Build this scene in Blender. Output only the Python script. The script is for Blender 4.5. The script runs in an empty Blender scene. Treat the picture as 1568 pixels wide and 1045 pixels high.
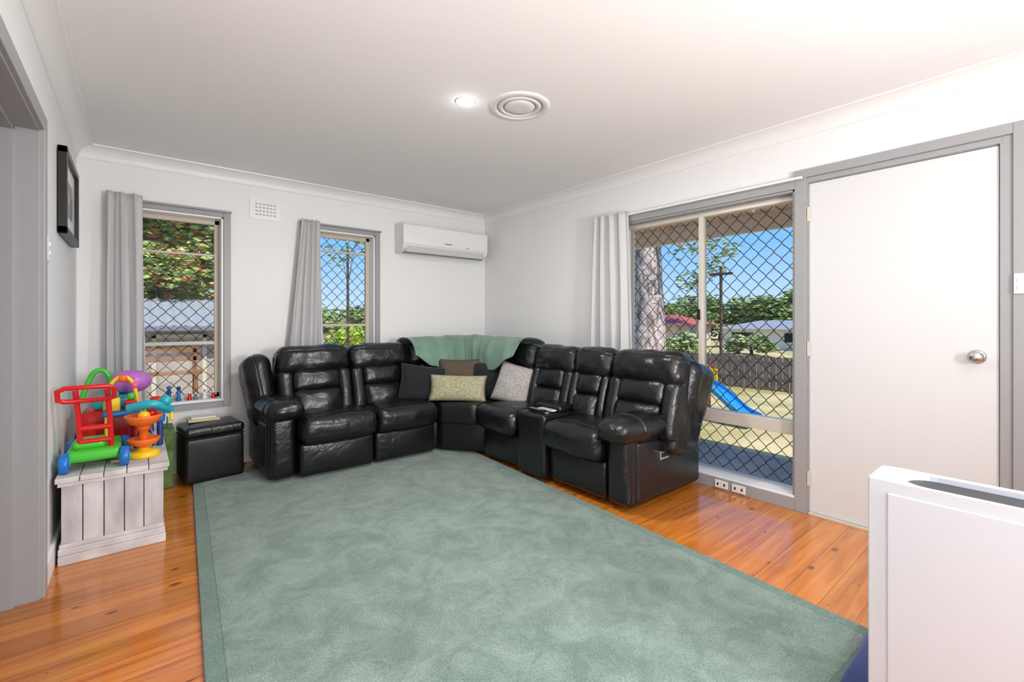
import bpy, bmesh, math, random
from mathutils import Vector, Matrix, noise
random.seed(7)
PI=math.pi
XL,XR,YB,YF,HC=-0.32,3.21,4.40,-1.5,2.43
col=bpy.context.scene.collection

def lin(c):
    return tuple(((v/255.0)/12.92 if v/255.0<=0.04045 else ((v/255.0+0.055)/1.055)**2.4) for v in c)
def mat(name,c,rough=0.5,metal=0.0,bump=None,var=None,spec=0.5,coat=0.0,emis=None,sheen=0.0,wrinkle=None):
    m=bpy.data.materials.new(name); m.use_nodes=True
    nt=m.node_tree; b=nt.nodes['Principled BSDF']
    L=lin(c); b.inputs['Base Color'].default_value=(*L,1)
    b.inputs['Roughness'].default_value=rough; b.inputs['Metallic'].default_value=metal
    b.inputs['Specular IOR Level'].default_value=spec
    b.inputs['Coat Weight'].default_value=coat
    b.inputs['Sheen Weight'].default_value=sheen
    if emis:
        b.inputs['Emission Color'].default_value=(*lin(emis[0]),1); b.inputs['Emission Strength'].default_value=emis[1]
    tc=None
    if bump or var:
        tc=nt.nodes.new('ShaderNodeTexCoord')
    if bump:
        n=nt.nodes.new('ShaderNodeTexNoise'); n.inputs['Scale'].default_value=bump[0]; n.inputs['Detail'].default_value=4
        bp=nt.nodes.new('ShaderNodeBump'); bp.inputs['Strength'].default_value=bump[1]; bp.inputs['Distance'].default_value=bump[2] if len(bump)>2 else 0.01
        nt.links.new(tc.outputs['Object'],n.inputs['Vector']); nt.links.new(n.outputs['Fac'],bp.inputs['Height']); nt.links.new(bp.outputs['Normal'],b.inputs['Normal'])
        if wrinkle:
            n3=nt.nodes.new('ShaderNodeTexNoise'); n3.inputs['Scale'].default_value=wrinkle[0]; n3.inputs['Detail'].default_value=3; n3.inputs['Distortion'].default_value=2.0
            b3=nt.nodes.new('ShaderNodeBump'); b3.inputs['Strength'].default_value=wrinkle[1]; b3.inputs['Distance'].default_value=wrinkle[2]
            nt.links.new(tc.outputs['Object'],n3.inputs['Vector']); nt.links.new(n3.outputs['Fac'],b3.inputs['Height']); nt.links.new(b3.outputs['Normal'],bp.inputs['Normal'])
    if var:
        n=nt.nodes.new('ShaderNodeTexNoise'); n.inputs['Scale'].default_value=var[1]; n.inputs['Detail'].default_value=5
        if len(var)>3:
            mp=nt.nodes.new('ShaderNodeMapping'); mp.inputs['Scale'].default_value=var[3]
            nt.links.new(tc.outputs['Object'],mp.inputs['Vector']); nt.links.new(mp.outputs['Vector'],n.inputs['Vector'])
        else: nt.links.new(tc.outputs['Object'],n.inputs['Vector'])
        r=nt.nodes.new('ShaderNodeValToRGB'); w=var[2]
        r.color_ramp.elements[0].position=0.5-w; r.color_ramp.elements[1].position=0.5+w
        r.color_ramp.elements[0].color=(*L,1); r.color_ramp.elements[1].color=(*lin(var[0]),1)
        nt.links.new(n.outputs['Fac'],r.inputs['Fac']); nt.links.new(r.outputs['Color'],b.inputs['Base Color'])
    return m

def group(name):
    e=bpy.data.objects.new(name,None); e.empty_display_size=0.1; col.objects.link(e); return e
def mkobj(name,me,m,parent=None,smooth=False):
    o=bpy.data.objects.new(name,me); col.objects.link(o)
    if m: me.materials.append(m)
    if smooth:
        for p in me.polygons: p.use_smooth=True
    if parent: o.parent=parent
    return o
def from_bm(name,bm,m,parent=None,smooth=False):
    me=bpy.data.meshes.new(name); bm.normal_update(); bm.to_mesh(me); bm.free(); return mkobj(name,me,m,parent,smooth)
def bm_box(bm,a,b,M=None):
    c=[(x,y,z) for x in (a[0],b[0]) for y in (a[1],b[1]) for z in (a[2],b[2])]
    vs=[bm.verts.new((M@Vector(p)) if M else p) for p in c]
    for f in ((0,1,3,2),(4,6,7,5),(0,4,5,1),(2,3,7,6),(0,2,6,4),(1,5,7,3)): bm.faces.new([vs[i] for i in f])
def boxes(name,lst,m,parent=None,bev=0.0,M=None):
    bm=bmesh.new()
    for a,b in lst:
        a2=[min(a[i],b[i]) for i in range(3)]; b2=[max(a[i],b[i]) for i in range(3)]
        bm_box(bm,a2,b2,M)
    bmesh.ops.recalc_face_normals(bm,faces=bm.faces)
    if bev>0: bmesh.ops.bevel(bm,geom=bm.edges[:],offset=bev,segments=2,profile=0.5,affect='EDGES')
    return from_bm(name,bm,m,parent)
def box(name,a,b,m,parent=None,bev=0.0,M=None): return boxes(name,[(a,b)],m,parent,bev,M)

def rbox(name,parent,a,b,m,r=0.05,bulge=(0,0,0),M=None,wr=0.0,n=9,taper=None,seam=None):
    a=Vector(a); b=Vector(b); c=(a+b)/2; h=(b-a)/2; r=min(r,h.x*.98,h.y*.98,h.z*.98)
    def samples(H,ax):
        s=[-H,-H+r*.15,-H+r*.4,-H+r*.7,-H+r]
        inner=H-r
        mid=[-inner+2*inner*i/n for i in range(1,n)]
        s=s+mid+[-v for v in reversed(s)]
        if seam and ax==seam[0]:
            z0=seam[1]*H; s=[v for v in s if abs(v-z0)>.013]+[z0-.009,z0-.003,z0,z0+.003,z0+.009]; s=sorted(s)
        return s
    S=[samples(h.x,0),samples(h.y,1),samples(h.z,2)]
    bm=bmesh.new()
    for ax in range(3):
        u,v=(ax+1)%3,(ax+2)%3
        for sg in (-1,1):
            g=[]
            for i in S[u]:
                row=[]
                for j in S[v]:
                    p=[0,0,0]; p[ax]=sg*h[ax]; p[u]=i; p[v]=j; row.append(bm.verts.new(p))
                g.append(row)
            for i in range(len(g)-1):
                for j in range(len(g[0])-1):
                    q=[g[i][j],g[i+1][j],g[i+1][j+1],g[i][j+1]]
                    if sg<0: q.reverse()
                    bm.faces.new(q)
    bmesh.ops.remove_doubles(bm,verts=bm.verts[:],dist=1e-6)
    off=Vector((random.random()*9,random.random()*9,random.random()*9))
    for v in bm.verts:
        p=v.co.copy(); sd=0
        if seam:
            ds=abs(p[seam[0]]-seam[1]*h[seam[0]])
            if ds<.0045: sd=.006*(1-ds/.006)
        inn=Vector([max(-(h[i]-r),min(h[i]-r,p[i])) for i in range(3)])
        d=p-inn
        if d.length>1e-9: p=inn+d.normalized()*r
        nx,ny,nz=[max(-1,min(1,p[i]/h[i])) for i in range(3)]
        q=Vector(p)
        q.x+=bulge[0]*nx*(1-ny*ny)*(1-nz*nz); q.y+=bulge[1]*ny*(1-nx*nx)*(1-nz*nz); q.z+=bulge[2]*nz*(1-nx*nx)*(1-ny*ny)
        dd=Vector((nx**3,ny**3,nz**3)) 
        if wr:
            s=q+off; k=noise.noise(s*7)+.6*noise.noise(Vector((s.x*15,s.y*15,s.z*15)))
            if dd.length>0: q+=dd.normalized()*wr*k
        if sd and dd.length>0: q-=dd.normalized()*sd
        if taper: q=taper(q,nx,ny,nz)
        q+=c
        v.co=(M@q) if M else q
    return from_bm(name,bm,m,parent,True)
def lathe(name,parent,prof,m,M,seg=28,smooth=True):
    bm=bmesh.new(); rings=[]
    for (r,z) in prof:
        if r<1e-6: rings.append([bm.verts.new(M@Vector((0,0,z)))])
        else: rings.append([bm.verts.new(M@Vector((r*math.cos(2*PI*i/seg),r*math.sin(2*PI*i/seg),z))) for i in range(seg)])
    for A,B in zip(rings[:-1],rings[1:]):
        for i in range(seg):
            j=(i+1)%seg
            q=[A[i%len(A)],A[j%len(A)],B[j%len(B)],B[i%len(B)]]
            q2=[]
            for x in q:
                if x not in q2: q2.append(x)
            if len(q2)>2:
                try: bm.faces.new(q2)
                except: pass
    bmesh.ops.recalc_face_normals(bm,faces=bm.faces)
    o=from_bm(name,bm,m,parent,smooth); return o
def tube(name,parent,pts,r,m,cyc=False,nurbs=False,fill=True):
    cu=bpy.data.curves.new(name,'CURVE'); cu.dimensions='3D'; cu.bevel_depth=r; cu.bevel_resolution=4; cu.use_fill_caps=True
    ps=pts if isinstance(pts[0][0],(list,tuple,Vector)) else [pts]
    for pl in ps:
        s=cu.splines.new('NURBS' if nurbs else 'POLY'); s.points.add(len(pl)-1)
        for i,p in enumerate(pl): s.points[i].co=(*p,1)
        s.use_cyclic_u=cyc
        if nurbs: s.order_u=3; s.use_endpoint_u=True; s.resolution_u=8
    o=bpy.data.objects.new(name,cu); col.objects.link(o); cu.materials.append(m)
    if parent: o.parent=parent
    return o
def sphere(name,parent,c,r,m,sc=(1,1,1)):
    bm=bmesh.new(); bmesh.ops.create_uvsphere(bm,u_segments=20,v_segments=14,radius=1)
    for v in bm.verts: v.co=Vector((v.co.x*sc[0]*r,v.co.y*sc[1]*r,v.co.z*sc[2]*r))+Vector(c)
    return from_bm(name,bm,m,parent,True)
T=Matrix.Translation
def R(a,ax): return Matrix.Rotation(a,4,ax)
def prism(name,parent,poly,z0,z1,m,bev=0.03,seg=4):
    bm=bmesh.new()
    lo=[bm.verts.new((p[0],p[1],z0)) for p in poly]; hi=[bm.verts.new((p[0],p[1],z1)) for p in poly]
    bm.faces.new(lo[::-1]); bm.faces.new(hi)
    for i in range(len(poly)):
        j=(i+1)%len(poly); bm.faces.new([lo[i],lo[j],hi[j],hi[i]])
    bmesh.ops.recalc_face_normals(bm,faces=bm.faces)
    if bev: bmesh.ops.bevel(bm,geom=bm.edges[:],offset=bev,segments=seg,profile=0.5,affect='EDGES')
    return from_bm(name,bm,m,parent,bev>0.01)

# ---------------- materials
M_wall=mat('wall_paint',(236,236,236),0.6,bump=(60,.05,.002))
M_ceil=mat('ceiling_paint',(241,241,241),0.8)
M_white=mat('white_gloss',(238,238,238),0.35)
M_grey=mat('grey_trim',(156,157,159),0.4,bump=(30,.06,.003))
M_cream=mat('cream_frame',(205,192,172),0.4)
M_alu=mat('alu_frame',(210,204,192),0.35,metal=.1)
M_black=mat('black_plastic',(18,18,20),0.35)
M_grille=mat('black_grille',(14,14,15),0.5)
M_door=mat('door_paint',(214,215,216),0.28)
M_chrome=mat('chrome',(200,200,200),0.18,metal=1)
M_leather=mat('black_leather',(15,16,18),0.30,bump=(220,.22,.002),spec=.6,wrinkle=(11,.4,.012))
M_leather2=mat('black_leather_panel',(14,15,17),0.38,bump=(260,.2,.002),spec=.5)
M_shadow=mat('dark_gap',(6,6,7),0.9)
M_cream2=mat('curtain_cloth',(202,202,203),0.85,bump=(300,.2,.002),sheen=.3)
M_lining=mat('curtain_lining',(120,124,130),0.9)

def glass_mat():
    m=bpy.data.materials.new('window_glass'); m.use_nodes=True; nt=m.node_tree; nt.nodes.clear()
    o=nt.nodes.new('ShaderNodeOutputMaterial'); t=nt.nodes.new('ShaderNodeBsdfTransparent'); g=nt.nodes.new('ShaderNodeBsdfGlossy'); g.inputs['Roughness'].default_value=.02
    mx=nt.nodes.new('ShaderNodeMixShader'); fr=nt.nodes.new('ShaderNodeFresnel'); fr.inputs['IOR'].default_value=1.18
    nt.links.new(fr.outputs[0],mx.inputs[0]); nt.links.new(t.outputs[0],mx.inputs[1]); nt.links.new(g.outputs[0],mx.inputs[2]); nt.links.new(mx.outputs[0],o.inputs[0])
    return m
M_glass=glass_mat()

def floor_mat():
    m=bpy.data.materials.new('pine_floorboards'); m.use_nodes=True; nt=m.node_tree; b=nt.nodes['Principled BSDF']; N=nt.nodes.new; Lk=nt.links.new
    tc=N('ShaderNodeTexCoord'); sp=N('ShaderNodeSeparateXYZ'); Lk(tc.outputs['Object'],sp.inputs[0])
    def mth(op,a,bv=None):
        n=N('ShaderNodeMath'); n.operation=op
        if hasattr(a,'is_output'): Lk(a,n.inputs[0])
        else: n.inputs[0].default_value=a
        if bv is not None:
            if hasattr(bv,'is_output'): Lk(bv,n.inputs[1])
            else: n.inputs[1].default_value=bv
        return n.outputs[0]
    yb=mth('DIVIDE',sp.outputs['Y'],0.132); idx=mth('FLOOR',yb); fr=mth('FRACT',yb)
    wn=N('ShaderNodeTexWhiteNoise'); wn.noise_dimensions='1D'; Lk(idx,wn.inputs['W'])
    sx=mth('ADD',sp.outputs['X'],mth('MULTIPLY',wn.outputs['Value'],37.0))
    cb=N('ShaderNodeCombineXYZ'); Lk(mth('MULTIPLY',sx,1.1),cb.inputs[0]); Lk(mth('MULTIPLY',sp.outputs['Y'],14.0),cb.inputs[1])
    n1=N('ShaderNodeTexNoise'); n1.inputs['Scale'].default_value=1.6; n1.inputs['Detail'].default_value=6; n1.inputs['Distortion'].default_value=.8; Lk(cb.outputs[0],n1.inputs['Vector'])
    rp=N('ShaderNodeValToRGB'); e=rp.color_ramp.elements; e[0].position=.28; e[0].color=(*lin((172,92,26)),1); e[1].position=.75; e[1].color=(*lin((220,142,58)),1)
    x=e.new(.5); x.color=(*lin((202,119,40)),1); Lk(n1.outputs['Fac'],rp.inputs['Fac'])
    hs=N('ShaderNodeHueSaturation'); Lk(rp.outputs['Color'],hs.inputs['Color'])
    Lk(mth('ADD',mth('MULTIPLY',wn.outputs['Value'],.25),.86),hs.inputs['Value'])
    cb2=N('ShaderNodeCombineXYZ'); Lk(mth('MULTIPLY',sx,3.6),cb2.inputs[0]); Lk(mth('MULTIPLY',sp.outputs['Y'],6.8),cb2.inputs[1])
    vo=N('ShaderNodeTexVoronoi'); vo.voronoi_dimensions='2D'; vo.inputs['Scale'].default_value=1.0; Lk(cb2.outputs[0],vo.inputs['Vector'])
    sc_=N('ShaderNodeSeparateColor'); Lk(vo.outputs['Color'],sc_.inputs['Color'])
    # knot size varies per cell, about 40% of the cells carry a knot
    size=mth('MAXIMUM',mth('SUBTRACT',sc_.outputs['Red'],.55),0.0)
    size=mth('ADD',mth('MULTIPLY',size,.28),.0005)
    ratio=mth('DIVIDE',vo.outputs['Distance'],size)
    kr=N('ShaderNodeValToRGB'); kr.color_ramp.elements[0].position=.45; kr.color_ramp.elements[1].position=1.0; kr.color_ramp.elements[0].color=(.85,.85,.85,1); kr.color_ramp.elements[1].color=(0,0,0,1)
    Lk(ratio,kr.inputs['Fac'])
    mk=N('ShaderNodeMix'); mk.data_type='RGBA'; Lk(kr.outputs['Color'],mk.inputs['Factor']); Lk(hs.outputs['Color'],mk.inputs['A']); mk.inputs['B'].default_value=(*lin((92,42,14)),1)
    seam=mth('LESS_THAN',mth('ABSOLUTE',mth('SUBTRACT',fr,.5)),.490)
    mx=N('ShaderNodeMix'); mx.data_type='RGBA'; Lk(seam,mx.inputs['Factor']); mx.inputs['A'].default_value=(*lin((124,64,22)),1); Lk(mk.outputs['Result'],mx.inputs['B'])
    Lk(mx.outputs['Result'],b.inputs['Base Color'])
    b.inputs['Roughness'].default_value=.2; b.inputs['Coat Weight'].default_value=.5; b.inputs['Coat Roughness'].default_value=.09
    bp=N('ShaderNodeBump'); bp.inputs['Strength'].default_value=.25; bp.inputs['Distance'].default_value=.003
    n2=N('ShaderNodeTexNoise'); n2.inputs['Scale'].default_value=5; Lk(tc.outputs['Object'],n2.inputs['Vector'])
    Lk(mth('ADD',seam,n2.outputs['Fac']),bp.inputs['Height']); Lk(bp.outputs['Normal'],b.inputs['Normal']); Lk(bp.outputs['Normal'],b.inputs['Coat Normal'])
    return m
M_floor=floor_mat()

def rug_mat(name,dark=False):
    m=bpy.data.materials.new(name); m.use_nodes=True; nt=m.node_tree; b=nt.nodes['Principled BSDF']; N=nt.nodes.new; Lk=nt.links.new
    tc=N('ShaderNodeTexCoord')
    n1=N('ShaderNodeTexNoise'); n1.inputs['Scale'].default_value=5.5; n1.inputs['Detail'].default_value=9; n1.inputs['Roughness'].default_value=.76; n1.inputs['Distortion'].default_value=.6; Lk(tc.outputs['Object'],n1.inputs['Vector'])
    rp=N('ShaderNodeValToRGB'); e=rp.color_ramp.elements; e[0].position=.40; e[1].position=.62
    e[0].color=(*lin((112,133,123) if not dark else (104,129,118)),1); e[1].color=(*lin((143,163,153) if not dark else (118,143,131)),1)
    Lk(n1.outputs['Fac'],rp.inputs['Fac'])
    n2=N('ShaderNodeTexNoise'); n2.inputs['Scale'].default_value=170; n2.inputs['Detail'].default_value=3; Lk(tc.outputs['Object'],n2.inputs['Vector'])
    r2=N('ShaderNodeValToRGB'); r2.color_ramp.elements[0].position=.3; r2.color_ramp.elements[1].position=.6; r2.color_ramp.elements[0].color=(.55,.55,.55,1); r2.color_ramp.elements[1].color=(1,1,1,1); Lk(n2.outputs['Fac'],r2.inputs['Fac'])
    mx=N('ShaderNodeMix'); mx.data_type='RGBA'; mx.blend_type='MULTIPLY'; mx.inputs['Factor'].default_value=1; Lk(rp.outputs['Color'],mx.inputs['A']); Lk(r2.outputs['Color'],mx.inputs['B'])
    Lk(mx.outputs['Result'],b.inputs['Base Color']); b.inputs['Roughness'].default_value=.95; b.inputs['Specular IOR Level'].default_value=.1; b.inputs['Sheen Weight'].default_value=.3
    bp=N('ShaderNodeBump'); bp.inputs['Strength'].default_value=.6; bp.inputs['Distance'].default_value=.006; Lk(n2.outputs['Fac'],bp.inputs['Height']); Lk(bp.outputs['Normal'],b.inputs['Normal'])
    return m
M_rug=rug_mat('rug_pile'); M_rugb=rug_mat('rug_border',True)

# ---------------- room shell
box('floor',(-2.2,YF-.15,-.1),(XR+.1,YB+.1,0),M_floor)
box('ceiling',(-2.2,YF-.15,HC),(XR+.2,YB+.2,HC+.12),M_ceil)
def wall_holes(name,axis,p0,p1,s0,s1,holes,m,zt=HC):
    ss=sorted({s0,s1,*[h[0] for h in holes],*[h[1] for h in holes]}); zs=sorted({0,zt,*[h[2] for h in holes],*[h[3] for h in holes]})
    L=[]
    for i in range(len(ss)-1):
        for j in range(len(zs)-1):
            sc=(ss[i]+ss[i+1])/2; zc=(zs[j]+zs[j+1])/2
            if any(h[0]<sc<h[1] and h[2]<zc<h[3] for h in holes): continue
            if axis=='x': L.append(((p0,ss[i],zs[j]),(p1,ss[i+1],zs[j+1])))
            else: L.append(((ss[i],p0,zs[j]),(ss[i+1],p1,zs[j+1])))
    return boxes(name,L,m)
W1=(-.105,.555,.54,2.04); W2=(1.193,1.846,.54,2.04)
W3=(1.08,2.42,.08,2.02); D1=(.19,1.015,0,2.05)
OP=(1.85,2.80,0,2.02)
wall_holes('wall_back','y',YB,YB+.2,XL-.2,XR+.2,[W1,W2],M_wall)
wall_holes('wall_right','x',XR,XR+.2,YF-.15,YB,[W3,D1],M_wall)
wall_holes('wall_left','x',XL-.2,XL,YF-.15,YB,[OP],M_wall)
box('wall_front',(-2.2,YF-.15,0),(XR,YF,HC),M_wall)
box('wall_hallway',(-2.3,YF-.15,0),(-2.2,YB,HC),M_wall)
box('wall_hallway_end',(-2.2,3.4,0),(XL-.2,3.5,HC),M_wall)
def cornice(name,pts):
    prof=[(0,-.09),(.008,-.088)]+[(.09-.078*math.cos(a),-.088+.08*math.sin(a)) for a in [i*PI/2/8 for i in range(1,8)]]+[(.088,-.008),(.09,0),(0,0)]
    (a,b,n)=pts; bm=bmesh.new(); rows=[]
    for p in (a,b):
        rows.append([bm.verts.new((p[0]+n[0]*d,p[1]+n[1]*d,HC+z)) for d,z in prof])
    k=len(prof)
    for i in range(k): bm.faces.new([rows[0][i],rows[0][(i+1)%k],rows[1][(i+1)%k],rows[1][i]])
    bm.faces.new(rows[0]); bm.faces.new(rows[1][::-1]); bmesh.ops.recalc_face_normals(bm,faces=bm.faces)
    from_bm(name,bm,M_white)
cornice('trim_1',((XL,YB),(XR,YB),(0,-1))); cornice('trim_2',((XR,YB),(XR,YF),(-1,0))); cornice('trim_3',((XL,YF),(XL,YB),(1,0)))
cornice('trim_4',((XL,YF),(XR,YF),(0,1)))
box('baseboard_back',(XL,YB-.018,0),(XR,YB,.11),M_white,bev=.004)
boxes('baseboard_left',[((XL,2.862,0),(XL+.018,YB-.02,.11)),((XL,YF,0),(XL+.018,1.78,.11))],M_white,bev=.004)
boxes('baseboard_right',[((XR-.018,2.48,0),(XR,YB-.02,.11)),((XR-.018,YF,0),(XR,.08,.11))],M_white,bev=.004)

# ---------------- opening on left wall
g=group('door_frame')
boxes('jamb',[((XL-.20,2.785,0),(XL+.004,2.80,2.02)),((XL-.20,1.85,0),(XL+.004,1.865,2.02)),((XL-.2,1.85,2.005),(XL+.004,2.80,2.02)),
   ((XL-.11,2.768,0),(XL-.07,2.785,2.005)),((XL-.11,1.865,1.988),(XL-.07,2.785,2.005))],M_grey,g,.002)
boxes('architrave',[((XL,2.79,0),(XL+.02,2.86,2.08)),((XL,1.79,0),(XL+.02,1.86,2.08)),((XL,1.86,2.012),(XL+.02,2.79,2.08))],M_grey,g,.004)

# ---------------- windows
def grille_curve(parent,axis,pos,s0,s1,z0,z1,w=.0500,h=.054,r=.0026):
    sp=[]; n=int((s1-s0)/w)+2
    for k in range(n+1):
        pl=[]; steps=int((z1-z0)/h*5)
        for i in range(steps+1):
            z=z0+(z1-z0)*i/steps
            c=math.cos(2*PI*(z-z0)/(2*h)+k*PI)
            c=.55*c+.45*(2/PI*math.asin(max(-1,min(1,c))))
            s=s0+k*w+ c*w*.5
            if s<s0 or s>s1:
                if len(pl)>1: sp.append(pl)
                pl=[]; continue
            pl.append((pos,s,z) if axis=='x' else (s,pos,z))
        if len(pl)>1: sp.append(pl)
    o=tube('security_grille',parent,sp,r,M_grille); o.data.bevel_resolution=0
def window_back(idx,W,bars):
    x0,x1,z0,z1=W; g=group('window_%d'%idx); t=.05; y=YB
    boxes('architrave',[((x0-t,y-.022,z0-t),(x0,y,z1+t)),((x1,y-.022,z0-t),(x1+t,y,z1+t)),((x0,y-.022,z1),(x1,y,z1+t)),((x0,y-.022,z0-t),(x1,y,z0))],M_grey,g,.003)
    boxes('curtain_rail',[((x0-t-.01,y-.05,z1+.035),(x1+t+.005,y-.024,z1+.05))],M_grey,g,.003)
    boxes('reveal',[((x0,y-.01,z0),(x0+.015,y+.11,z1)),((x1-.015,y-.01,z0),(x1,y+.11,z1)),((x0,y-.01,z1-.015),(x1,y+.11,z1))],M_white,g,.002)
    box('sill',(x0,y-.035,z0),(x1,y+.11,z0+.022),M_white,g,.004)
    a0,a1,c0,c1=x0+.015,x1-.015,z0+.022,z1-.015; f=.035
    L=[((a0,y+.10,c0),(a0+f,y+.14,c1)),((a1-f,y+.10,c0),(a1,y+.14,c1)),((a0,y+.1,c0),(a1,y+.14,c0+f)),((a0,y+.1,c1-f),(a1,y+.14,c1))]
    boxes('sash_frame',L,M_cream,g,.003)
    boxes('sash_bars',[((a0+f,y+.105,z-hh),(a1-f,y+.135,z+hh)) for z,hh in bars],M_cream,g,.002)
    box('glass',(a0+.02,y+.118,c0+.02),(a1-.02,y+.121,c1-.02),M_glass,g)
    grille_curve(g,'y',y+.17,a0,a1,c0,c1)
    boxes('screen_frame',[((a0,y+.16,c0),(a0+.02,y+.18,c1)),((a1-.02,y+.16,c0),(a1,y+.18,c1)),((a0,y+.16,c0),(a1,y+.18,c0+.02)),((a0,y+.16,c1-.02),(a1,y+.18,c1))],M_black if idx==2 else M_cream,g,.002)
window_back(1,W1,[(1.01,.014),(1.735,.008)])
window_back(2,W2,[(1.15,.012),(1.86,.008)])
g=group('window_3'); y0,y1,z0,z1=W3; x=XR
boxes('architrave',[((x-.022,y0-.065,0),(x,y0,z1+.07)),((x-.022,y1,0),(x,y1+.06,z1+.07)),((x-.022,y0,z1),(x,y1,z1+.07)),((x-.022,y0,0),(x,y1,z0))],M_grey,g,.003)
boxes('reveal',[((x-.01,y0,z0),(x+.08,y0+.014,z1)),((x-.01,y1-.014,z0),(x+.08,y1,z1)),((x-.01,y0,z1-.014),(x+.08,y1,z1))],M_grey,g,.002)
box('curtain_rail',(x-.055,y0-.05,z1+.05),(x-.03,y1+.2,z1+.064),M_white,g,.003)
a0,a1=y0+.014,y1-.014; f=.02; my=1.738
boxes('frame',[((x+.06,a0,z0),(x+.13,a0+f,z1)),((x+.06,a1-f,z0),(x+.13,a1,z1)),((x+.06,a0,z0),(x+.13,a1,z0+f)),((x+.06,a0,z1-.05),(x+.13,a1,z1-.014)),((x+.05,a0,.455),(x+.13,a1,.54)),((x+.055,my-.016,.54),(x+.12,my+.016,z1-.04))],M_alu,g,.003)
box('sill',(x-.02,y0,z0-.01),(x+.06,y1,z0+.012),M_white,g,.003)
box('latch',(x+.04,my+.0,1.2),(x+.056,my+.02,1.28),M_black,g,.003)
box('glass',(x+.09,a0+.01,z0+.01),(x+.093,a1-.01,z1-.03),M_glass,g)
grille_curve(g,'x',x+.165,a0,a1,z0+.02,z1-.03)

# ---------------- entry door
g=group('door_1')
box('slab',(x+.0,.2,.015),(x+.04,1.005,2.04),M_door,g,.003)
boxes('frame',[((x-.012,1.005,0),(x+.06,1.0145,2.046)),((x-.012,.1905,0),(x+.06,.197,2.046)),((x-.012,.156,0),(x-.0005,.1905,2.077)),((x-.012,.191,2.046),(x-.0005,1.0145,2.077)),((x-.0,.197,2.042),(x+.06,1.005,2.0495))],M_grey,g)
boxes('architrave',[((x-.024,.085,0),(x,.155,2.13)),((x-.024,.155,2.078),(x,1.085,2.13))],M_grey,g,.003)
box('threshold',(x-.02,.198,0),(x+.1,1.004,.014),M_alu,g,.002)
Mk=T(Vector((x,.275,1.015)))@R(-PI/2,'Y')
lathe('knob',g,[(0,0),(.033,0),(.034,.004),(.03,.008),(.012,.012),(.011,.03),(.02,.036),(.027,.046),(.027,.056),(.02,.064),(0,.066)],M_chrome,Mk)
for i,z in enumerate((.22,1.02,1.85)): box('hinge_%d'%i,(x-.016,.996,z-.045),(x-.004,1.012,z+.045),M_alu,g,.002)
def switch(name,a,b,m=M_white):
    g=group(name); box('plate',a,b,m,g,.003)
    c=[(a[i]+b[i])/2 for i in range(3)]; return g,c
g,c=switch('light_switch',(x-.034,.118,1.32),(x-.024,.152,1.415)); box('rocker',(x-.040,.128,1.375),(x-.033,.142,1.395),M_white,g,.002); box('rocker_2',(x-.040,.128,1.34),(x-.033,.142,1.36),M_white,g,.002)
g,c=switch('light_switch',(XL,2.98,1.47),(XL+.009,3.055,1.59)); box('rocker',(XL+.009,3.005,1.54),(XL+.014,3.025,1.56),M_white,g,.002); box('rocker_2',(XL+.009,3.005,1.50),(XL+.014,3.025,1.52),M_white,g,.002)
for yy in (1.42,1.54):
    g,c=switch('power_outlet',(x-.032,yy-.045,.012),(x-.022,yy+.045,.065)); box('sockets',(x-.034,yy-.028,.03),(x-.031,yy-.018,.048),M_black,g); box('sockets_2',(x-.034,yy+.018,.03),(x-.031,yy+.028,.048),M_black,g)
g,c=switch('power_outlet',(.62,YB-.03,.10),(.71,YB-.018,.17)); box('plug',(.65,YB-.06,.12),(.68,YB-.029,.15),M_black,g,.005)
tube('cord',g,[(.665,YB-.055,.13),(.66,YB-.09,.06),(.62,YB-.10,.02),(.68,YB-.12,.012),(.70,YB-.1,.012)],.004,M_black,nurbs=True)

# wall vent
g=group('air_vent'); vx0,vx1,vz0,vz1=.743,.987,2.065,2.235
box('plate',(vx0,YB-.008,vz0),(vx1,YB,vz1),M_white,g,.002)
L=[]
for r_ in range(4):
    for c_ in range(6):
        xx=vx0+.045+c_*.028; zz=vz0+.035+r_*.03; L.append(((xx,YB-.0095,zz),(xx+.016,YB-.0075,zz+.010)))
boxes('slots',L,mat('vent_slot',(165,165,167),.8),g)

# ---------------- AC
g=group('air_conditioner'); ax0,ax1,az0,az1=2.06,3.10,1.885,2.185
prof=[(0,az0+.02),(-.05,az0),(-.13,az0+.005),(-.185,az0+.04),(-.205,az0+.09),(-.205,az1-.03),(-.19,az1-.006),(-.16,az1),(0,az1)]
bm=bmesh.new(); ra=[bm.verts.new((ax0,YB-.002+p[0],p[1])) for p in prof]; rb=[bm.verts.new((ax1,YB-.002+p[0],p[1])) for p in prof]
k=len(prof)
for i in range(k): bm.faces.new([ra[i],ra[(i+1)%k],rb[(i+1)%k],rb[i]])
bm.faces.new(ra[::-1]); bm.faces.new(rb); bmesh.ops.recalc_face_normals(bm,faces=bm.faces)
bmesh.ops.bevel(bm,geom=bm.edges[:],offset=.006,segments=2,profile=.5,affect='EDGES')
from_bm('body',bm,mat('ac_plastic',(232,232,232),.3),g)
box('front_panel',(ax0+.012,YB-.214,az0+.085),(ax1-.012,YB-.204,az1-.025),mat('ac_panel',(235,235,235),.2),g,.004)
Mf=T(Vector(((ax0+ax1)/2,YB-.178,az0+.033)))@R(.7,'X')
box('flap',(-.47,-.006,-.03),(.47,.004,.045),mat('ac_flap',(218,219,222),.3),g,.003,M=Mf)
box('air_slot',(ax0+.03,YB-.155,az0-.002),(ax1-.03,YB-.125,az0+.006),M_lining,g)
box('logo',(2.53,YB-.2155,az0+.115),(2.62,YB-.214,az0+.125),M_lining,g)
box('display',(2.80,YB-.2155,az0+.10),(2.84,YB-.214,az0+.107),M_lining,g)

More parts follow.
